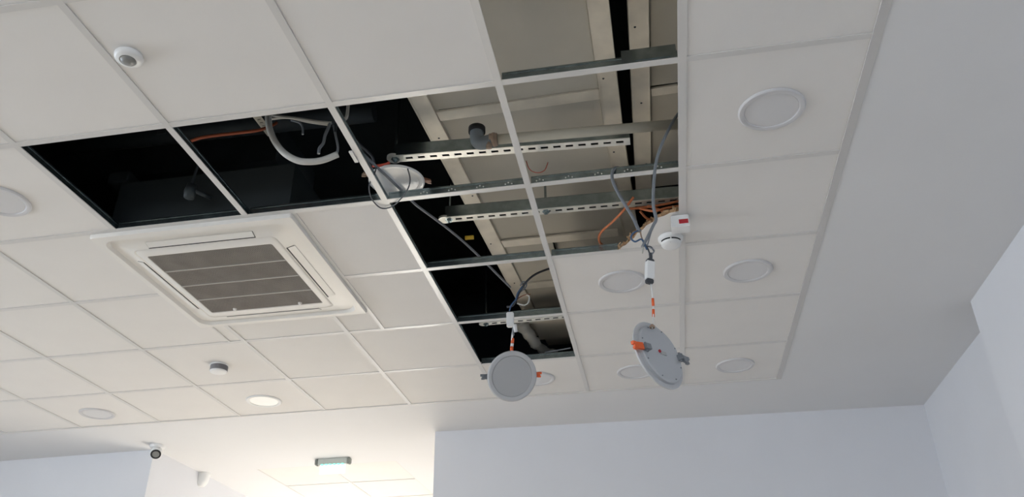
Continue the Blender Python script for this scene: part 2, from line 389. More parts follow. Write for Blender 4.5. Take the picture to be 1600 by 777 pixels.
bmesh.ops.bevel(bm, geom=bm.edges[:], offset=0.004, segments=2, affect='EDGES')
cn = world_child('connector', bm, M_WHITEP, t)
bm = NB(); tube(bm, [(-0.8110, 1.4100, 3.0800), (-0.8080, 1.4200, 3.0450)], 0.009, n=1); world_child('gland', bm, M_WHITEP, t).parent = cn

# lamp hanging nearer, turned so that its back plate shows
ML2 = Matrix(((0.589615, -0.177840, 0.787862, -0.181000), (0.803899, 0.034890, -0.593741, 0.339000), (0.078103, 0.983441, 0.163537, 2.445000), (0, 0, 0, 1)))
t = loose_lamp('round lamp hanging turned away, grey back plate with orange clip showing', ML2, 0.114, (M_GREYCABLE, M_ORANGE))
E2 = Vector((-0.1920, 0.2960, 2.5180))
bm = NB(); tube(bm, [E2, (-0.1830, 0.3600, 2.5960), (-0.1800, 0.3700, 2.6570), (-0.1810, 0.3800, 2.7110)], 0.0022, seg=6); cb = world_child('lead', bm, M_WHITEP, t)
for a, b in (((-0.1840, 0.3600, 2.5850), (-0.1820, 0.3600, 2.6100)), ((-0.1810, 0.3650, 2.6260), (-0.1800, 0.3700, 2.6530))):
    bm = NB(); tube(bm, [a, b], 0.0045, n=1); world_child('sleeve', bm, M_ORANGE, t).parent = cb
bm = NB(); lathe(bm, [(0.008, 0), (0.009, 0.006), (0.004, 0.012), (0, 0.012)], 12, M=Matrix.Translation(E2)); world_child('cable_boot', bm, M_COPPER, t)
# the driver block above it
ca, cb2 = Vector((-0.1760, 0.3800, 2.7950)), Vector((-0.1840, 0.3800, 2.7280)); ax = (cb2 - ca).normalized()
sx_ = Vector((0.9, 0.45, 0)); sx_ = (sx_ - ax * sx_.dot(ax)).normalized(); sy_ = ax.cross(sx_)
bm = NB(); obox(bm, (ca + cb2) / 2, sx_, sy_, ax, 0.014, 0.011, (cb2 - ca).length / 2 - 0.001)
bmesh.ops.bevel(bm, geom=bm.edges[:], offset=0.002, segments=1, affect='EDGES')
dr = world_child('driver', bm, M_WHITEP, t)
L_ = (cb2 - ca).length / 2
for sgn in (-1, 1):
    bm = NB(); obox(bm, (ca + cb2) / 2 + ax * (sgn * (L_ + (0.007 if sgn > 0 else 0.0))), sx_, sy_, ax, 0.0125, 0.0098, 0.008)
    bmesh.ops.bevel(bm, geom=bm.edges[:], offset=0.003, segments=2, affect='EDGES')
    world_child('end_cap', bm, M_DARKCABLE, t).parent = dr
bm = NB(); tube(bm, [ca, (-0.1720, 0.3800, 2.8110), (-0.1720, 0.3800, 2.8260)], 0.006, n=3); world_child('strain_relief', bm, M_DARKCABLE, t).parent = dr
tw = [([(-0.1730, 0.3800, 2.8160), (-0.1790, 0.3850, 2.8490), (-0.1910, 0.3900, 2.8830)], M_DARKCABLE), ([(-0.1730, 0.3800, 2.8160), (-0.1590, 0.3750, 2.8320), (-0.1740, 0.3800, 2.8510)], M_GREYCABLE), ([(-0.1980, 0.3800, 2.8290), (-0.1930, 0.3850, 2.8560), (-0.1800, 0.3900, 2.8920), (-0.1550, 0.4000, 2.9460)], M_CONDUIT), ([(-0.1810, 0.3850, 2.8540), (-0.1660, 0.3900, 2.9010), (-0.1480, 0.4000, 2.9550)], M_GREYCABLE), ([(-0.1590, 0.3750, 2.8290), (-0.1680, 0.3780, 2.8490), (-0.1830, 0.3800, 2.8540)], M_DARKCABLE)]
for p, m in tw:
    bm = NB(); tube(bm, p, 0.0026, seg=6); world_child('wire', bm, m, t)

# lamp lying on top of the grid at the crossing
LX, LY = -1.1380, 0.5540
ML3 = Matrix(((0.93, -0.37, 0, LX), (0.37, 0.93, 0, LY), (0, 0, 1, H + 0.062), (0, 0, 0, 1)))
t = loose_lamp('round lamp lying loose on top of the grid bars, above the crossing', ML3, 0.112, (M_BROWN, M_COPPER), dm=M_WHITEP)
bm = NB(); tube(bm, [(-1.2020, 0.4480, 3.3700), (-1.1820, 0.4450, 3.3650), (-1.1490, 0.4460, 3.3680), (-1.1340, 0.4460, 3.3750)], 0.006); world_child('lead', bm, M_REDW, t)

# ------------------------------------------------------------------ cables
def cable(name, label, pts, r, m, cat='cable', group=None, seg=8):
    bm = NB(); tube(bm, pts, r, seg); o = obj(name, bm, m)
    return tag(o, label, cat, group)
cable('power_cable', 'thin dark wire looping below the grid bar in front of the lamp lying on top',
      [(-1.1730, 0.4090, 3.3300), (-1.1930, 0.4400, 3.3150), (-1.2190, 0.4680, 3.2920), (-1.2380, 0.5500, 3.2900), (-1.2320, 0.6140, 3.2900), (-1.2130, 0.6370, 3.2900), (-1.1710, 0.6260, 3.2900), (-1.1180, 0.5730, 3.2900), (-1.0750, 0.5150, 3.2920), (-1.0630, 0.4950, 3.3200), (-1.0570, 0.4400, 3.3300)], 0.0028, M_DARKCABLE)
cable('power_cable', 'dark grey cable running diagonally from the lamp on the grid toward the steel profile',
      [(-1.2080, 0.3130, 3.3450), (-1.1770, 0.4310, 3.3460), (-1.1510, 0.5320, 3.3470), (-1.1270, 0.6280, 3.3480), (-1.1120, 0.7000, 3.3480), (-1.0900, 0.7690, 3.3500), (-1.0480, 0.9270, 3.3700), (-0.9970, 1.1040, 3.3800), (-0.9420, 1.2380, 3.3600), (-0.9060, 1.3350, 3.3460), (-0.8720, 1.4860, 3.3500), (-0.8570, 1.5630, 3.3550)], 0.0055, M_GREYCABLE)
cable('power_cable', 'black cable curving in from the right to the connector of the face-on hanging lamp',
      [(-0.6160, 1.6000, 3.4690), (-0.6520, 1.5200, 3.4160), (-0.7090, 1.4600, 3.3620), (-0.7520, 1.4300, 3.3100), (-0.7890, 1.4200, 3.2460), (-0.8040, 1.4150, 3.2050), (-0.8220, 1.4100, 3.1770), (-0.8470, 1.4100, 3.1730)], 0.0055, M_DARKCABLE)
cable('wire', 'blue wire twisted down to the white connector of the face-on hanging lamp',
      [(-0.7720, 1.4100, 3.2740), (-0.7920, 1.4000, 3.2370), (-0.8020, 1.4000, 3.2040), (-0.8240, 1.4000, 3.1760), (-0.8340, 1.4050, 3.1490)], 0.0035, M_BLUE)
cable('wire', 'white wire bent in a loose loop beside the blue wire',
      [(-0.7980, 1.4100, 3.1880), (-0.7670, 1.4100, 3.1750), (-0.7460, 1.4100, 3.1830), (-0.7390, 1.4100, 3.2160), (-0.7510, 1.4100, 3.2270)], 0.0035, M_CONDUIT)
cable('wire', 'thin brown wire arching above the white looped wire end',
      [(-0.8240, 1.4200, 3.1920), (-0.7930, 1.4200, 3.2190), (-0.7620, 1.4200, 3.2330), (-0.7340, 1.4200, 3.2340)], 0.0026, M_BROWN)
cable('wire', 'pale grey wire loop beside the top of the blue wire',
      [(-0.7880, 1.4300, 3.2540), (-0.7620, 1.4300, 3.2730), (-0.7530, 1.4300, 3.2960), (-0.7680, 1.4300, 3.3110), (-0.7840, 1.4300, 3.2890)], 0.0028, M_GREYCABLE)
cable('power_cable', 'grey cable hanging from the upper right to the driver of the turned-away lamp',
      [(0.0200, 0.4600, 3.4820), (-0.0180, 0.4400, 3.4350), (-0.0650, 0.4200, 3.3430), (-0.1010, 0.4100, 3.2600), (-0.1220, 0.4050, 3.1860), (-0.1370, 0.4000, 3.0940), (-0.1440, 0.4000, 3.0230), (-0.1400, 0.4000, 2.9700), (-0.1510, 0.3950, 2.9430), (-0.1770, 0.3900, 2.8920), (-0.1960, 0.3850, 2.8560)], 0.0058, M_GREYCABLE)
cable('power_cable', 'grey cable bent over a grid bar and dropping toward the torn tile',
      [(-0.2420, 0.7000, 3.3990), (-0.2630, 0.6200, 3.3530), (-0.2780, 0.5600, 3.2960), (-0.2800, 0.5300, 3.2350), (-0.2630, 0.5000, 3.1560), (-0.2390, 0.4700, 3.0780), (-0.2160, 0.4300, 2.9970), (-0.2060, 0.4000, 2.9420), (-0.1990, 0.3950, 2.9230)], 0.0062, M_GREYCABLE)
cable('wire', 'blue wire coiled below the end of the bent grey cable',
      [(-0.2010, 0.3950, 2.9280), (-0.2210, 0.3900, 2.9170), (-0.2310, 0.3900, 2.8980), (-0.2190, 0.3900, 2.8820), (-0.1970, 0.3900, 2.8890), (-0.1880, 0.3850, 2.8650), (-0.1820, 0.3800, 2.8420)], 0.0032, M_BLUE)
cable('wire', 'thin yellowish wire beside the blue coil',
      [(-0.1980, 0.4000, 2.9360), (-0.1960, 0.3950, 2.9020), (-0.1900, 0.3900, 2.8780), (-0.1830, 0.3850, 2.8550)], 0.0026, M_COPPER)
cable('data_cable', 'orange cable hanging in a bow below the second slotted rail',
      [(-0.2070, 0.9200, 3.4000), (-0.2530, 0.9500, 3.3600), (-0.3050, 1.0190, 3.3500), (-0.3550, 1.0870, 3.3500), (-0.3760, 1.1390, 3.3500), (-0.3760, 1.2070, 3.3550), (-0.3460, 1.2970, 3.3750)], 0.0055, M_ORCABLE)
OR = [('uppermost orange cable running along under the second rail to the right', [(-0.0120, 1.0200, 3.4200), (-0.0730, 1.0350, 3.4200), (-0.1420, 1.0340, 3.4150), (-0.2120, 1.0280, 3.4100), (-0.2530, 1.0200, 3.4100)]), ('second orange cable from the top of the bundle above the torn tile', [(-0.0170, 0.9810, 3.3700), (-0.0720, 0.9700, 3.3600), (-0.1270, 0.9690, 3.3500), (-0.1850, 1.0010, 3.3900)]), ('orange cable slanting down across the bundle to the red-windowed box', [(-0.0190, 1.0120, 3.3600), (-0.0660, 1.0020, 3.3500), (-0.1040, 0.9950, 3.3700), (-0.1500, 1.0190, 3.4100)]), ('lowest orange cable in the dark gap above the torn tile', [(-0.0140, 1.1160, 3.4000), (-0.1050, 1.1200, 3.3900), (-0.1550, 1.0930, 3.3900), (-0.1850, 1.0710, 3.4200)])]
for lab, pts in OR: cable('data_cable', lab, pts, 0.0055, M_ORCABLE, group='orange cables above the torn tile')
cable('wire', 'thin red wire curled below the first slotted rail right of the grid bar',
      [(-0.6580, 0.8730, 3.6150), (-0.6460, 0.8600, 3.5700), (-0.6300, 0.8630, 3.5500), (-0.6040, 0.8780, 3.5500), (-0.5780, 0.8780, 3.5600), (-0.5670, 0.8840, 3.5900), (-0.5650, 0.9010, 3.6150)], 0.0018, M_REDW, seg=5)
cable('data_cable', 'dull orange cable lying in the dark bay beside the flexible conduit',
      [(-1.9780, 0.3620, 3.5200), (-1.9230, 0.3190, 3.5000), (-1.8610, 0.3060, 3.5000), (-1.7520, 0.3060, 3.5000), (-1.6690, 0.3250, 3.5150), (-1.6440, 0.3500, 3.5400), (-1.6360, 0.4050, 3.6000), (-1.6310, 0.4280, 3.6300)], 0.0065, M_VOIDCABLE)
cable('flexible_conduit', 'thick pale conduit hanging in a U-shaped loop in the dark second bay',
      [(-1.5550, 0.2200, 3.5020), (-1.5400, 0.2200, 3.4320), (-1.5120, 0.2300, 3.3690), (-1.4720, 0.2400, 3.3180), (-1.4220, 0.2500, 3.2860), (-1.3750, 0.2600, 3.2810), (-1.3300, 0.2700, 3.2900), (-1.2790, 0.2800, 3.3160)], 0.0125, M_CONDUIT, 'conduit', seg=12)
cable('power_cable', 'pale cable running level from the conduit top toward the grid bar',
      [(-1.5520, 0.2400, 3.5110), (-1.4950, 0.2400, 3.4930), (-1.4330, 0.2500, 3.4820), (-1.3710, 0.2600, 3.4680), (-1.3150, 0.2700, 3.4610)], 0.0055, M_CONDUIT)
cable('power_cable', 'second pale cable just below the level cable at the conduit top',
      [(-1.5610, 0.2600, 3.5090), (-1.4920, 0.2600, 3.5050), (-1.4150, 0.2700, 3.4820), (-1.3340, 0.2800, 3.4630)], 0.0050, M_CONDUIT)
cable('power_cable', 'grey cable rising from the end of the U-shaped conduit',
      [(-1.2840, 0.2800, 3.3170), (-1.2820, 0.2800, 3.3490), (-1.2940, 0.2800, 3.3960), (-1.3100, 0.2800, 3.4560)], 0.0050, M_GREYCABLE)
cable('power_cable', 'short grey cable end hanging inside the loop of the conduit',
      [(-1.4770, 0.2600, 3.4900), (-1.4410, 0.2600, 3.4720), (-1.4250, 0.2600, 3.4450), (-1.4210, 0.2600, 3.4140)], 0.0042, M_GREYCABLE)
cable('power_cable', 'dark hooked cable inside the right half of the conduit loop',
      [(-1.3160, 0.2720, 3.4630), (-1.3220, 0.2700, 3.4560), (-1.3250, 0.2700, 3.4380), (-1.3350, 0.2700, 3.4030), (-1.3380, 0.2700, 3.3680), (-1.3510, 0.2700, 3.3460), (-1.3510, 0.2700, 3.3220)], 0.0060, M_GREYCABLE)
cable('power_cable', 'pale cable hook just right of the upper grid crossing',
      [(-1.2250, 0.2000, 3.4810), (-1.2240, 0.2000, 3.4450), (-1.2270, 0.2000, 3.4180), (-1.2410, 0.2000, 3.4080), (-1.2590, 0.2000, 3.4170)], 0.0065, M_CONDUIT)
cable('power_cable', 'dark cable loop behind the bar left of the lamp lying on the grid',
      [(-1.2760, 0.4000, 3.4820), (-1.2490, 0.4200, 3.4530), (-1.2310, 0.4400, 3.4400), (-1.2120, 0.4600, 3.4200), (-1.2090, 0.4800, 3.3960)], 0.0050, M_DARKCABLE)
bm = NB(); tube(bm, [(-0.9860, 1.1170, 3.4000), (-0.9470, 1.1190, 3.4000)], 0.010, n=1); tag(obj('wire_connector', bm, M_YELLOW), 'small yellow wire connector in the dark bay beside the left steel profile', 'connector')
bm = NB(); ca = Vector((-1.2140, 0.2760, 3.2960)); obox(bm, (ca.x, ca.y, H - 0.007), (0, 1, 0), (-1, 0, 0), (0, 0, 1), 0.034, 0.007, 0.003)
tag(obj('grid_clip', bm, M_TEE), 'small white clip on the grid bar left of the loose lamp on top', 'clip')

# ------------------------------------------------------------------ slotted rails above the ceiling
obj_ = obj
def rail(label, x0, x1, yf, z, depth=0.046, rod_x=(), yaw=0.0):
    """slotted face looks down at height z; front web at yf"""
    def obj(*p, **k):
        for v in p[1].verts: v.co.y += yaw * (v.co.x - x0)
        return obj_(*p, **k)
    t = thing('slotted_rail', label, 'rail', (0, 0, 0), 'slotted rails above the ceiling')
    yb = yf + depth
    bm = NB(); th = 0.0025
    sw = 0.014                                               # slot width across the face
    ya, yc = (yf + yb) / 2 - sw / 2, (yf + yb) / 2 + sw / 2
    bx(bm, x0, x1, yf, ya, z, z + th); bx(bm, x0, x1, yc, yb, z, z + th)
    x = x0; pitch, sl = 0.050, 0.029
    first = x0 + 0.045
    bx(bm, x0, first, ya, yc, z, z + th)
    k = first
    while k + sl < x1 - 0.01:
        e = min(x1, k + pitch) if k + pitch + sl < x1 - 0.01 else x1
        bx(bm, k + sl, e, ya, yc, z, z + th); k += pitch
    obj('slotted_face', bm, M_ZINC, t)
    bm = NB(); bx(bm, x0 + 0.002, x1, yf - 0.001, yf + 0.0015, z + th, z + 0.058); bx(bm, x0 + 0.002, x1, yf - 0.001, yf + 0.008, z + 0.056, z + 0.058); obj('web', bm, M_GALV, t)
    bm = NB(); bx(bm, x0 + 0.002, x1, yb - 0.0015, yb, z + th, z + 0.058); bx(bm, x0 + 0.002, x1, yf + 0.0015, yb - 0.0015, z + 0.050, z + 0.052); obj('back_web', bm, M_DARKMETAL, t)
    for xr in rod_x:
        ym = (yf + yb) / 2
        bm = NB(); lathe(bm, [(0.0055, z - 0.014), (0.0055, H + 1.0)], 8, M=Matrix.Translation((xr, ym, 0)), smooth=True); r = obj('threaded_rod', bm, M_GALV, t)
        bm = NB(); lathe(bm, [(0, z - 0.011), (0.011, z - 0.011), (0.011, z - 0.002), (0.018, z - 0.002), (0.018, z), (0, z)], 6, M=Matrix.Translation((xr, ym, 0)), smooth=False); obj('nut', bm, M_GALV, r)
    # rolled end
    bm = NB(); lathe(bm, [(0.0, z - 0.001), (depth * 0.62, z - 0.001), (depth * 0.62, z + 0.010), (0, z + 0.010)], 20, M=Matrix.Translation((x0 - 0.004, (yf + yb) / 2, 0)), smooth=False); obj('end_washer', bm, M_ZINC, t)
    return t
rail('slotted steel rail crossing the first row of open bays, behind the lamp on the grid', -1.150, -0.200, 0.525, H + 0.165, rod_x=(-1.148,), yaw=0.066)
rail('long slotted steel rail above the torn tile, reaching the right side of the open bays', -1.048, 0.06, 0.971, H + 0.13, rod_x=(-1.033, -0.595), yaw=0.034)
rail('slotted steel rail in the last open bay behind the connector of the hanging lamp', -1.110, -0.55, 2.115, H + 0.13, depth=0.042, rod_x=(-1.10,))

# ------------------------------------------------------------------ old plasterboard ceiling on steel profiles
t = thing('old_ceiling', 'old beige plasterboard ceiling on steel profiles seen through the missing tiles', 'ceiling', (0, 0, 0))
ZU = H + 0.30
def profile(x0a, x0b, y0, y1, wid, m=M_STUD):
    """steel channel lying flat, from (x0a, y0) to (x0b, y1); x is its left edge"""
    bm = NB()
    def strip(dx0, dx1, z0, z1):
        v = [bm.verts.new(p) for p in ((x0a + dx0, y0, z0), (x0a + dx1, y0, z0), (x0b + dx1, y1, z0), (x0b + dx0, y1, z0), (x0a + dx0, y0, z1), (x0a + dx1, y0, z1), (x0b + dx1, y1, z1), (x0b + dx0, y1, z1))]
        for f in ((0, 3, 2, 1), (4, 5, 6, 7), (0, 1, 5, 4), (1, 2, 6, 5), (2, 3, 7, 6), (3, 0, 4, 7)): bm.faces.new([v[i] for i in f])
    strip(0, wid, ZU, ZU + 0.002); strip(0, 0.0015, ZU, ZU + 0.04); strip(wid - 0.0015, wid, ZU, ZU + 0.04)
    strip(0.002, 0.007, ZU - 0.0025, ZU); strip(wid - 0.007, wid - 0.002, ZU - 0.0025, ZU)
    p = obj('steel_profile', bm, m, t)
    n = int((y1 - y0) / 0.42)
    for k in range(n):
        f = (k + 0.35) / n; xx = x0a + (x0b - x0a) * f + wid * (0.3 + 0.4 * ((k * 7) % 3) / 2); yy = y0 + (y1 - y0) * f
        bm = NB(); lathe(bm, [(0, ZU - 0.002), (0.0035, ZU - 0.002), (0.0045, ZU), (0, ZU)], 8, M=Matrix.Translation((xx, yy, 0))); obj('screw', bm, M_DARKMETAL, p)
profile(-1.064, -0.904, 0.0, 2.75, 0.080)
profile(-0.312, -0.300, -1.3, 0.70, 0.078); profile(-0.300, -0.275, 0.70, 1.60, 0.078)
profile(-0.135, -0.195, -1.3, 1.25, 0.074)
def noggin(x0, x1, y0a, y0b, wid):
    bm = NB()
    v = [bm.verts.new(p) for z in (ZU + 0.003, ZU + 0.012) for p in ((x0, y0a, z), (x1, y0b, z), (x1, y0b + wid, z), (x0, y0a + wid, z))]
    for f in ((0, 3, 2, 1), (4, 5, 6, 7), (0, 1, 5, 4), (1, 2, 6, 5), (2, 3, 7, 6), (3, 0, 4, 7)): bm.faces.new([v[i] for i in f])
    obj('cross_batten', bm, M_STUD, t)
noggin(-0.97, -0.30, 0.455, 0.44, 0.058); noggin(-0.895, -0.30, 1.525, 1.525, 0.065); noggin(-0.10, 0.35, 0.475, 0.46, 0.045)
noggin(-0.86, -0.30, 2.02, 2.01, 0.070); noggin(-0.86, -0.30, 2.60, 2.60, 0.080)
def board(poly, dz=0.013):
    bm = NB(); prism(bm, poly, ZU + dz, ZU + dz + 0.0125); obj('plasterboard_panel', bm, M_BOARD, t)
board([(-1.05, -0.6), (-0.30, -0.6), (-0.30, 0.446), (-1.01, 0.453)]); board([(-1.00, 0.474), (-0.26, 0.470), (-0.26, 1.545), (-0.935, 1.545)], 0.016)
board([(-0.95, 1.565), (-0.64, 1.565), (-0.64, 2.03), (-0.92, 2.03)]); board([(-0.88, 2.20), (-0.62, 2.20), (-0.62, 2.335), (-0.88, 2.335)], -0.10); board([(-0.86, 2.345), (-0.62, 2.345), (-0.62, 2.62), (-0.86, 2.62)], -0.085); board([(-0.92, 2.05), (-0.50, 2.05), (-0.50, 2.62), (-0.89, 2.62)], 0.015); board([(-0.87, 2.64), (-0.50, 2.64), (-0.50, 2.95), (-0.85, 2.95)])
board([(-0.64, 1.56), (-0.24, 1.56), (-0.24, 2.40), (-0.64, 2.40)], 0.055); board([(-0.30, -1.3), (-0.26, -1.3), (-0.26, 0.44), (-0.30, 0.44)]); board([(-1.10, -1.3), (-0.31, -1.3), (-0.31, -0.61), (-1.07, -0.61)])
board([(-0.09, -1.3), (0.5, -1.3), (0.5, 0.462), (-0.12, 0.468)]); board([(-0.13, 0.49), (0.5, 0.485), (0.5, 1.19), (-0.15, 1.19)], 0.016)

# ------------------------------------------------------------------ waste pipe
t = thing('waste_pipe', 'beige plastic waste pipe with grey elbow above the first slotted rail', 'pipe', (0, 0, 0))
bm = NB(); tube(bm, [(-0.7130, 0.4980, 3.4650), (0.0260, 0.5380, 3.4650)], 0.0205, 16, 1); obj('pipe', bm, M_PIPE, t)
bm = NB(); tube(bm, [(-0.7460, 0.4960, 3.4650), (-0.7150, 0.4980, 3.4650)], 0.026, 16, 1); tube(bm, [(-0.7330, 0.4970, 3.4650), (-0.7230, 0.4970, 3.4650)], 0.029, 16, 1); obj('coupling', bm, M_COPPER, t)
bm = NB(); tube(bm, [(-0.7470, 0.4890, 3.4500), (-0.7480, 0.4970, 3.4250)], 0.012, 12, 1); obj('clamp', bm, M_COPPER, t)
e0 = Vector((-0.7930, 0.5000, 3.4650))
bm = NB(); tube(bm, [(e0.x - 0.004, e0.y - 0.006, H + 0.225), (e0.x - 0.004, e0.y - 0.004, H + 0.185), (e0.x + 0.004, e0.y - 0.003, H + 0.160), (e0.x + 0.026, e0.y, H + 0.158), (e0.x + 0.052, e0.y, H + 0.163)], 0.028, 16, 5); el = obj('elbow', bm, M_GREYPVC, t)
bm = NB(); lathe(bm, [(0.028, H + 0.208), (0.034, H + 0.208), (0.034, H + 0.230), (0.0, H + 0.230)], 20, M=Matrix.Translation((e0.x - 0.004, e0.y - 0.006, 0))); obj('collar', bm, M_BLACK, el)

# ------------------------------------------------------------------ plastic sleeve draped in the last bay
t_pts = [(-0.9460, 2.2480, 3.5000), (-0.9210, 2.3000, 3.4800), (-0.8910, 2.3690, 3.4500), (-0.8640, 2.4390, 3.4200), (-0.8260, 2.5440, 3.4100), (-0.7640, 2.6080, 3.4100)]
bm = NB(); tube(bm, t_pts, 0.03, 14, 6, radii=lambda f: 0.040 * (1 - 0.55 * f) * (1 + 0.16 * math.sin(f * 34)) + 0.004)
for v in bm.verts: v.co += Vector((random.uniform(-1, 1), random.uniform(-1, 1), random.uniform(-1, 1))) * 0.0035
tag(obj('plastic_sleeve', bm, M_FILM), 'crumpled translucent plastic sleeve draped in the last open bay', 'plastic')
cable('power_cable', 'thin grey cable leaving the plastic sleeve toward the right of the last bay',
      [(-0.8050, 2.4420, 3.3550), (-0.7650, 2.4230, 3.3520), (-0.7140, 2.4090, 3.3500), (-0.6480, 2.3930, 3.3500)], 0.004, M_GREYCABLE)

# ------------------------------------------------------------------ ducts and clutter in the dark void
bm = NB(); tube(bm, [(-3.2, 0.32, H + 0.36), (-1.55, 0.32, H + 0.36)], 0.055, 18, 1); tag(obj('insulated_pipe', bm, M_LAGGING), 'dark lagged pipe running behind the orange cable', 'pipe')
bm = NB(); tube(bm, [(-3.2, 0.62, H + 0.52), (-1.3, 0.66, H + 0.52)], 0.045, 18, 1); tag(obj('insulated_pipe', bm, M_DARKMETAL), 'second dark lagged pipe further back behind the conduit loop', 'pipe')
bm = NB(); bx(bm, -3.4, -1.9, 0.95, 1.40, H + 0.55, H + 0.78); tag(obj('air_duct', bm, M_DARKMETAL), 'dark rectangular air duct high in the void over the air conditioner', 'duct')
bm = NB()
ca, cb2 = Vector((-1.6720, 0.3220, 3.6000)), Vector((-1.6670, 0.4690, 3.6000)); d = (cb2 - ca).normalized(); s = Vector((0, 0, 1)).cross(d)
for k in range(7):
    c0 = ca + (cb2 - ca) * (k / 7); c1 = ca + (cb2 - ca) * ((k + 1) / 7)
    mid = (c0 + c1) / 2; hl = (c1 - c0).length / 2
    obox(bm, mid + s * 0.012, d, s, (0, 0, 1), hl, 0.005, 0.001); obox(bm, mid - s * 0.012, d, s, (0, 0, 1), hl, 0.005, 0.001); obox(bm, c0 + d * 0.005, d, s, (0, 0, 1), 0.008, 0.009, 0.001)
tag(obj('perforated_strap', bm, M_ZINC), 'short perforated steel strap at the left of the conduit loop', 'strap')
t = thing('pipe_valve', 'small dim pipe valve in the second dark bay in front of the cassette body', 'valve', (-2.02, 0.52, H + 0.10))
bm = NB(); lathe(bm, [(0, -0.03), (0.022, -0.03), (0.026, 0.0), (0.020, 0.03), (0, 0.03)], 14); obj('body', bm, M_DARKMETAL, t)
bm = NB(); tube(bm, [(0, 0, 0.03), (0.005, 0, 0.10), (0.012, 0.01, 0.19)], 0.006); obj('stem', bm, M_DARKMETAL, t)
bm = NB(); tube(bm, [(0.02, 0, 0), (0.06, 0.06, 0.0)], 0.010, n=1); obj('outlet', bm, M_DARKMETAL, t)
c0 = Vector((-2.4900, 0.7140, 3.5800))
bm = NB(); bx(bm, c0.x - 0.05, c0.x + 0.05, c0.y - 0.06, c0.y + 0.04, H + 0.300, H + 0.355); bmesh.ops.bevel(bm, geom=bm.edges[:], offset=0.005, segments=1, affect='EDGES'); tag(obj('junction_box', bm, M_DARKMETAL), 'dim dark junction box deep in the first open bay at the left', 'junction box')
cable('power_cable', 'dim dark cable curling down beside the junction box in the first bay',
      [(-2.4730, 0.7490, 3.6180), (-2.4320, 0.7250, 3.6180), (-2.4070, 0.7380, 3.6160), (-2.4300, 0.7980, 3.6120), (-2.4760, 0.8550, 3.6080)], 0.006, M_DARKMETAL)
c0 = Vector((-2.0810, 0.3360, 3.6000))
bm = NB(); bx(bm, c0.x - 0.02, c0.x + 0.02, c0.y - 0.0015, c0.y + 0.0015, H + 0.27, H + 1.0); tag(obj('hanger_strap', bm, M_DARKMETAL), 'flat hanger strap at the back of the first open bay by the grid bar', 'strap')
bm = NB(); lathe(bm, [(0.006, H + 0.12), (0.006, H + 1.0)], 8, M=Matrix.Translation((-1.30, 0.28, 0))); 
tag(obj('threaded_rod', bm, M_DARKMETAL), 'thin dark hanger rod in the void left of the steel profile', 'rod')

# ------------------------------------------------------------------ cassette air conditioner
ACX, ACY = (AC[0] + AC[1]) / 2, (AC[2] + AC[3]) / 2
t = thing('air_conditioner', 'white four-way ceiling cassette air conditioner with grey grille', 'air conditioner', (ACX, ACY, H))
hx, hy = (AC[1] - AC[0]) / 2, (AC[3] - AC[2]) / 2
def rrect(hx, hy, r, z, n=5):
    out = []
    for cx, cy, a0 in ((hx - r, hy - r, 0), (-hx + r, hy - r, 90), (-hx + r, -hy + r, 180), (hx - r, -hy + r, 270)):
        for k in range(n + 1):
            a = math.radians(a0 + 90 * k / n); out.append((cx + r * math.cos(a), cy + r * math.sin(a), z))
    return out
def loft(bm, loops, mi=0):
    R = [[bm.verts.new(p) for p in l] for l in loops]
    for a, b in zip(R, R[1:]):
        n = len(a)
        for k in range(n):
            f = bm.faces.new((a[k], a[(k + 1) % n], b[(k + 1) % n], b[k])); f.smooth = True; f.material_index = mi
    return R
bm = NB()
loft(bm, [rrect(hx, hy, 0.012, -0.0005), rrect(hx, hy, 0.012, -0.014), rrect(hx - 0.004, hy - 0.004, 0.012, -0.021), rrect(hx - 0.036, hy - 0.036, 0.055, -0.024),
          rrect(hx - 0.046, hy - 0.046, 0.055, -0.009), rrect(hx - 0.075, hy - 0.075, 0.055, -0.012), rrect(hx - 0.125, hy - 0.125, 0.03, -0.027),
          rrect(hx - 0.13, hy - 0.13, 0.03, -0.024), rrect(hx - 0.136, hy - 0.136, 0.03, -0.029), rrect(hx - 0.165, hy - 0.180, 0.012, -0.030), rrect(hx - 0.167, hy - 0.182, 0.010, -0.022)])
obj('panel', bm, M_ACW, t, sharp=35)
gx, gy = hx - 0.165, hy - 0.180
n = 4
for k in range(n):
    y0 = -gy + 2 * gy * k / n; y1 = y0 + 2 * gy / n
    bm = NB(); bx(bm, -gx, gx, y0 + 0.002, y1 - 0.002, -0.026, -0.022)
    g = obj('grille_panel', bm, M_GRILLE, t)
    bm = NB(); m_ = 72
    for q in range(m_):
        xq = -gx + 2 * gx * (q + 0.5) / m_; bx(bm, xq - 0.0011, xq + 0.0011, y0 + 0.003, y1 - 0.003, -0.0285, -0.0258)
    for q in range(1, 17):
        yq = y0 + (y1 - y0) * q / 17; bx(bm, -gx, gx, yq - 0.0010, yq + 0.0010, -0.0282, -0.0256)
    o = obj('lattice', bm, M_GRILLE, g); o['kind'] = 'stuff'
    if k:
        bm = NB(); bx(bm, -gx, gx, y0 - 0.0035, y0 + 0.0035, -0.0305, -0.024); obj('grille_bar', bm, mat('grille_bar_grey', (0.42, 0.40, 0.37), 0.5) if k == 1 else bpy.data.materials['grille_bar_grey'], t)
for sx in (-0.55, 0.62):
    bm = NB(); lathe(bm, [(0, -0.036), (0.008, -0.036), (0.010, -0.030), (0.010, -0.028), (0, -0.028)], 12, M=Matrix.Translation((gx * sx, gy - 0.022, 0))); obj('latch', bm, M_ACW, t)
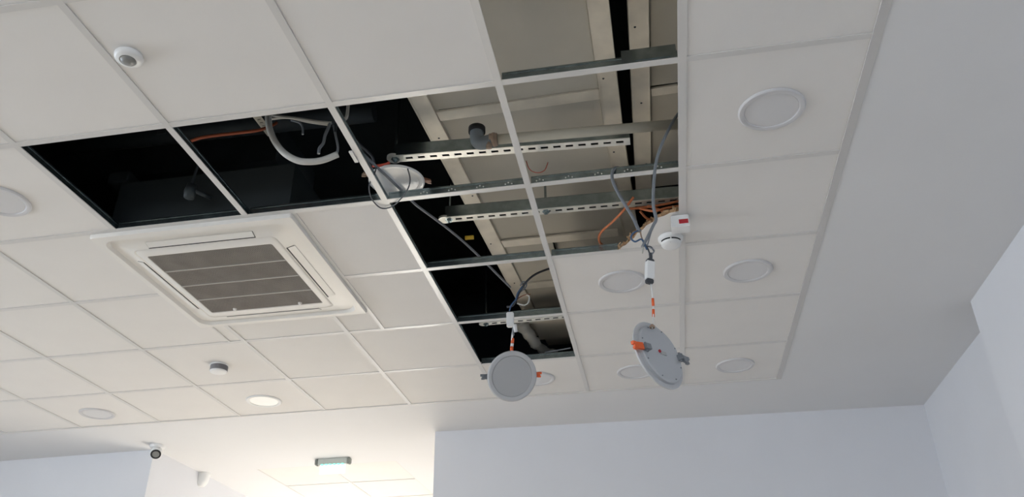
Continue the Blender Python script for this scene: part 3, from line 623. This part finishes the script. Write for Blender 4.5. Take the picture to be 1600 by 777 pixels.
def louver(cx, cy, lx, ly, tilt, ix, iy):
    """blade on the sloping ring; (ix, iy) points to the panel's centre, where the air gap opens"""
    R = Matrix.Translation((cx, cy, -0.0195)) @ Matrix.Rotation(math.radians(tilt), 4, 'X' if lx > ly else 'Y')
    bm = NB(); bx(bm, -lx - 0.002 + ix * 0.0045, lx + 0.002 + ix * 0.0045, -ly - 0.002 + iy * 0.0045, ly + 0.002 + iy * 0.0045, -0.0012, 0.004); bm.transform(R); s = obj('air_slot', bm, M_BLACK, t)
    bm = NB(); bx(bm, -lx, lx, -ly, ly, -0.0030, -0.0005); bm.transform(R); obj('louver', bm, M_ACW, s)
louver(0.0, -hy + 0.100, 0.245, 0.0165, -16.7, 0, 1); louver(0.0, hy - 0.100, 0.245, 0.0165, 16.7, 0, -1)
louver(hx - 0.100, 0.0, 0.0165, 0.245, -16.7, -1, 0); louver(-hx + 0.100, 0.0, 0.0165, 0.245, 16.7, 1, 0)
bm = NB(); bx(bm, -hx + 0.045, hx - 0.045, -hy + 0.055, hy - 0.055, 0.002, 0.29); bd = obj('casing', bm, mat('casing_insulation', (0.036, 0.045, 0.048), 0.8), t)

# ------------------------------------------------------------------ detectors
t = thing('smoke_detector', 'white smoke detector with two dark slits on the torn tile corner', 'smoke detector', (-0.066, 1.120, H))
bm = NB(); lathe(bm, [(0, -0.0005), (0.052, -0.0005), (0.0545, -0.004), (0.053, -0.014), (0.048, -0.020), (0.045, -0.022), (0.043, -0.036), (0.039, -0.043), (0.024, -0.047), (0, -0.048)], 40); obj('body', bm, M_WHITEP, t, sharp=50)
for a0 in (-150, -82):
    bm = NB()
    for k in range(8):
        a = math.radians(a0 + 52 * k / 7)
        obox(bm, (0.0443 * math.cos(a), 0.0443 * math.sin(a), -0.027), (-math.sin(a), math.cos(a), 0), (math.cos(a), math.sin(a), 0), (0, 0, 1), 0.0034, 0.0014, 0.0030)
    obj('slit', bm, M_BLACK, t)
bm = NB(); lathe(bm, [(0, -0.003), (0.0025, -0.003), (0.0025, 0), (0, 0)], 8, M=Matrix.Translation((-0.003, -0.034, -0.041))); obj('indicator', bm, M_TAUPE, t)
t = thing('indicator_box', 'white alarm indicator box with red window above the smoke detector', 'alarm indicator', (-0.026, 0.958, H - 0.0036))
bm = NB(); bx(bm, -0.037, 0.037, -0.028, 0.034, -0.056, 0.0); bmesh.ops.bevel(bm, geom=bm.edges[:], offset=0.003, segments=2, affect='EDGES'); obj('box', bm, M_WHITEP, t)
bm = NB(); bx(bm, -0.006, 0.032, -0.0295, -0.027, -0.044, -0.024); obj('red_window', bm, M_RED, t)
t = thing('motion_detector', 'round white motion sensor with grey lens beside the upper left grid bar', 'motion sensor', (-1.725, -0.362, H))
bm = NB(); lathe(bm, [(0, 0), (0.042, 0), (0.044, -0.004), (0.042, -0.013), (0.036, -0.018), (0.026, -0.021), (0.024, -0.018), (0, -0.018)], 36); obj('housing', bm, M_WHITEP, t, sharp=45)
bm = NB(); lathe(bm, [(0.0235, -0.018), (0.021, -0.024), (0.012, -0.029), (0, -0.030)], 24); obj('lens', bm, M_LENSGREY, t)
t = thing('smoke_detector', 'small round detector with grey side band on the far tile above the bright downlight', 'smoke detector', (-2.690, 2.115, H))
bm = NB(); lathe(bm, [(0, 0), (0.053, 0), (0.054, -0.004), (0.051, -0.007), (0, -0.007)], 36); obj('base', bm, M_WHITEP, t, sharp=40)
bm = NB(); lathe(bm, [(0.050, -0.007), (0.0505, -0.010), (0.0505, -0.036), (0.049, -0.038)], 36); obj('band', bm, M_DETSIDE, t, sharp=50)
bm = NB(); lathe(bm, [(0.0495, -0.0375), (0.047, -0.043), (0.036, -0.046), (0, -0.047)], 36); obj('face', bm, M_WHITEP, t)
t = thing('security_camera', 'white eyeball security camera at the ceiling corner of the passage', 'camera', (-3.905, 3.515, H - 0.004))
bm = NB(); lathe(bm, [(0, 0), (0.055, 0), (0.056, -0.012), (0.050, -0.022), (0.034, -0.026), (0, -0.026)], 32); obj('base', bm, M_WHITEP, t, sharp=40)
fd = (Vector((-0.2167, -2.0942, 1.4746)) - Vector((-3.905, 3.515, H - 0.055)))
fd = (fd.normalized() + Vector((-0.10, -0.05, -0.62))).normalized(); Q = fd.to_track_quat('Z', 'Y').to_matrix().to_4x4()
MT = Matrix.Translation((0.012, -0.016, -0.058)) @ Q
bm = NB(); lathe(bm, [(0, -0.044), (0.025, -0.036), (0.040, -0.017), (0.0435, 0.003), (0.0415, 0.018), (0.039, 0.026), (0.036, 0.028)], 32, M=MT); bl = obj('eyeball', bm, M_WHITEP, t)
bm = NB(); lathe(bm, [(0.037, 0.026), (0.0375, 0.031), (0.027, 0.034), (0.026, 0.029)], 32, M=MT); obj('lens_ring', bm, M_BLACK, bl)
bm = NB(); lathe(bm, [(0.0275, 0.030), (0.014, 0.034), (0, 0.035)], 24, M=MT); obj('lens', bm, M_LENSGREY, bl)
t = thing('motion_detector', 'cream wall motion sensor high on the passage wall behind the security camera', 'motion sensor', (-3.99, 4.34, H - 0.060))
bm = NB(); 
for z, wd, dp in ((0.052, 0.044, 0.050), (0.030, 0.044, 0.050), (0.0, 0.042, 0.048), (-0.030, 0.034, 0.036), (-0.052, 0.022, 0.018)):
    pass
secs = [(0.046, 0.052, 0.072), (0.020, 0.051, 0.072), (-0.015, 0.046, 0.066), (-0.040, 0.036, 0.052), (-0.052, 0.026, 0.036)]
loops = []
for z, wd, dp in secs:
    loops.append([(0.0005, -wd, z)] + [(0.0005 + dp * math.sin(math.pi * k / 10) ** 0.6, -wd * math.cos(math.pi * k / 10), z) for k in range(1, 10)] + [(0.0005, wd, z)])
R = loft(bm, loops); bm.faces.new(R[0]); bm.faces.new(list(reversed(R[-1]))); obj('body', bm, M_WHITEP, t, sharp=40)
bm = NB(); loops = [[(0.0005, -0.056, z)] + [(0.0005 + 0.080 * math.sin(math.pi * k / 10) ** 0.6, -0.056 * math.cos(math.pi * k / 10), z) for k in range(1, 10)] + [(0.0005, 0.056, z)] for z in (0.058, 0.046)]
R = loft(bm, loops); bm.faces.new(R[0]); bm.faces.new(list(reversed(R[-1]))); obj('cap', bm, M_WHITEP, t, sharp=40)

# ------------------------------------------------------------------ emergency light in the passage
t = thing('emergency_light', 'grey emergency light with bright greenish panel on the passage ceiling', 'emergency light', (-2.755, 4.145, H - 0.004))
bm = NB(); bx(bm, -0.125, 0.125, -0.022, 0.022, -0.048, 0.0); bmesh.ops.bevel(bm, geom=bm.edges[:], offset=0.006, segments=2, affect='EDGES'); obj('housing', bm, M_SIGNBODY, t)
for sx in (-1, 1):
    bm = NB(); bx(bm, sx * 0.134 - 0.012, sx * 0.134 + 0.012, -0.025, 0.025, -0.050, 0.0); bmesh.ops.bevel(bm, geom=bm.edges[:], offset=0.006, segments=2, affect='EDGES'); obj('end_cap', bm, mat('sign_cap', (0.25, 0.26, 0.235), 0.5) if sx < 0 else bpy.data.materials['sign_cap'], t)
for k in range(6):
    bm = NB(); lathe(bm, [(0, -0.056), (0.010, -0.055), (0.014, -0.046), (0, -0.046)], 12, M=Matrix.Translation((-0.085 + 0.034 * k, -0.012, 0))); obj('led', bm, M_LED, t)
bm = NB(); bx(bm, -0.105, 0.105, -0.003, 0.003, -0.120, -0.046); obj('sign_panel', bm, M_SIGNPANEL, t)
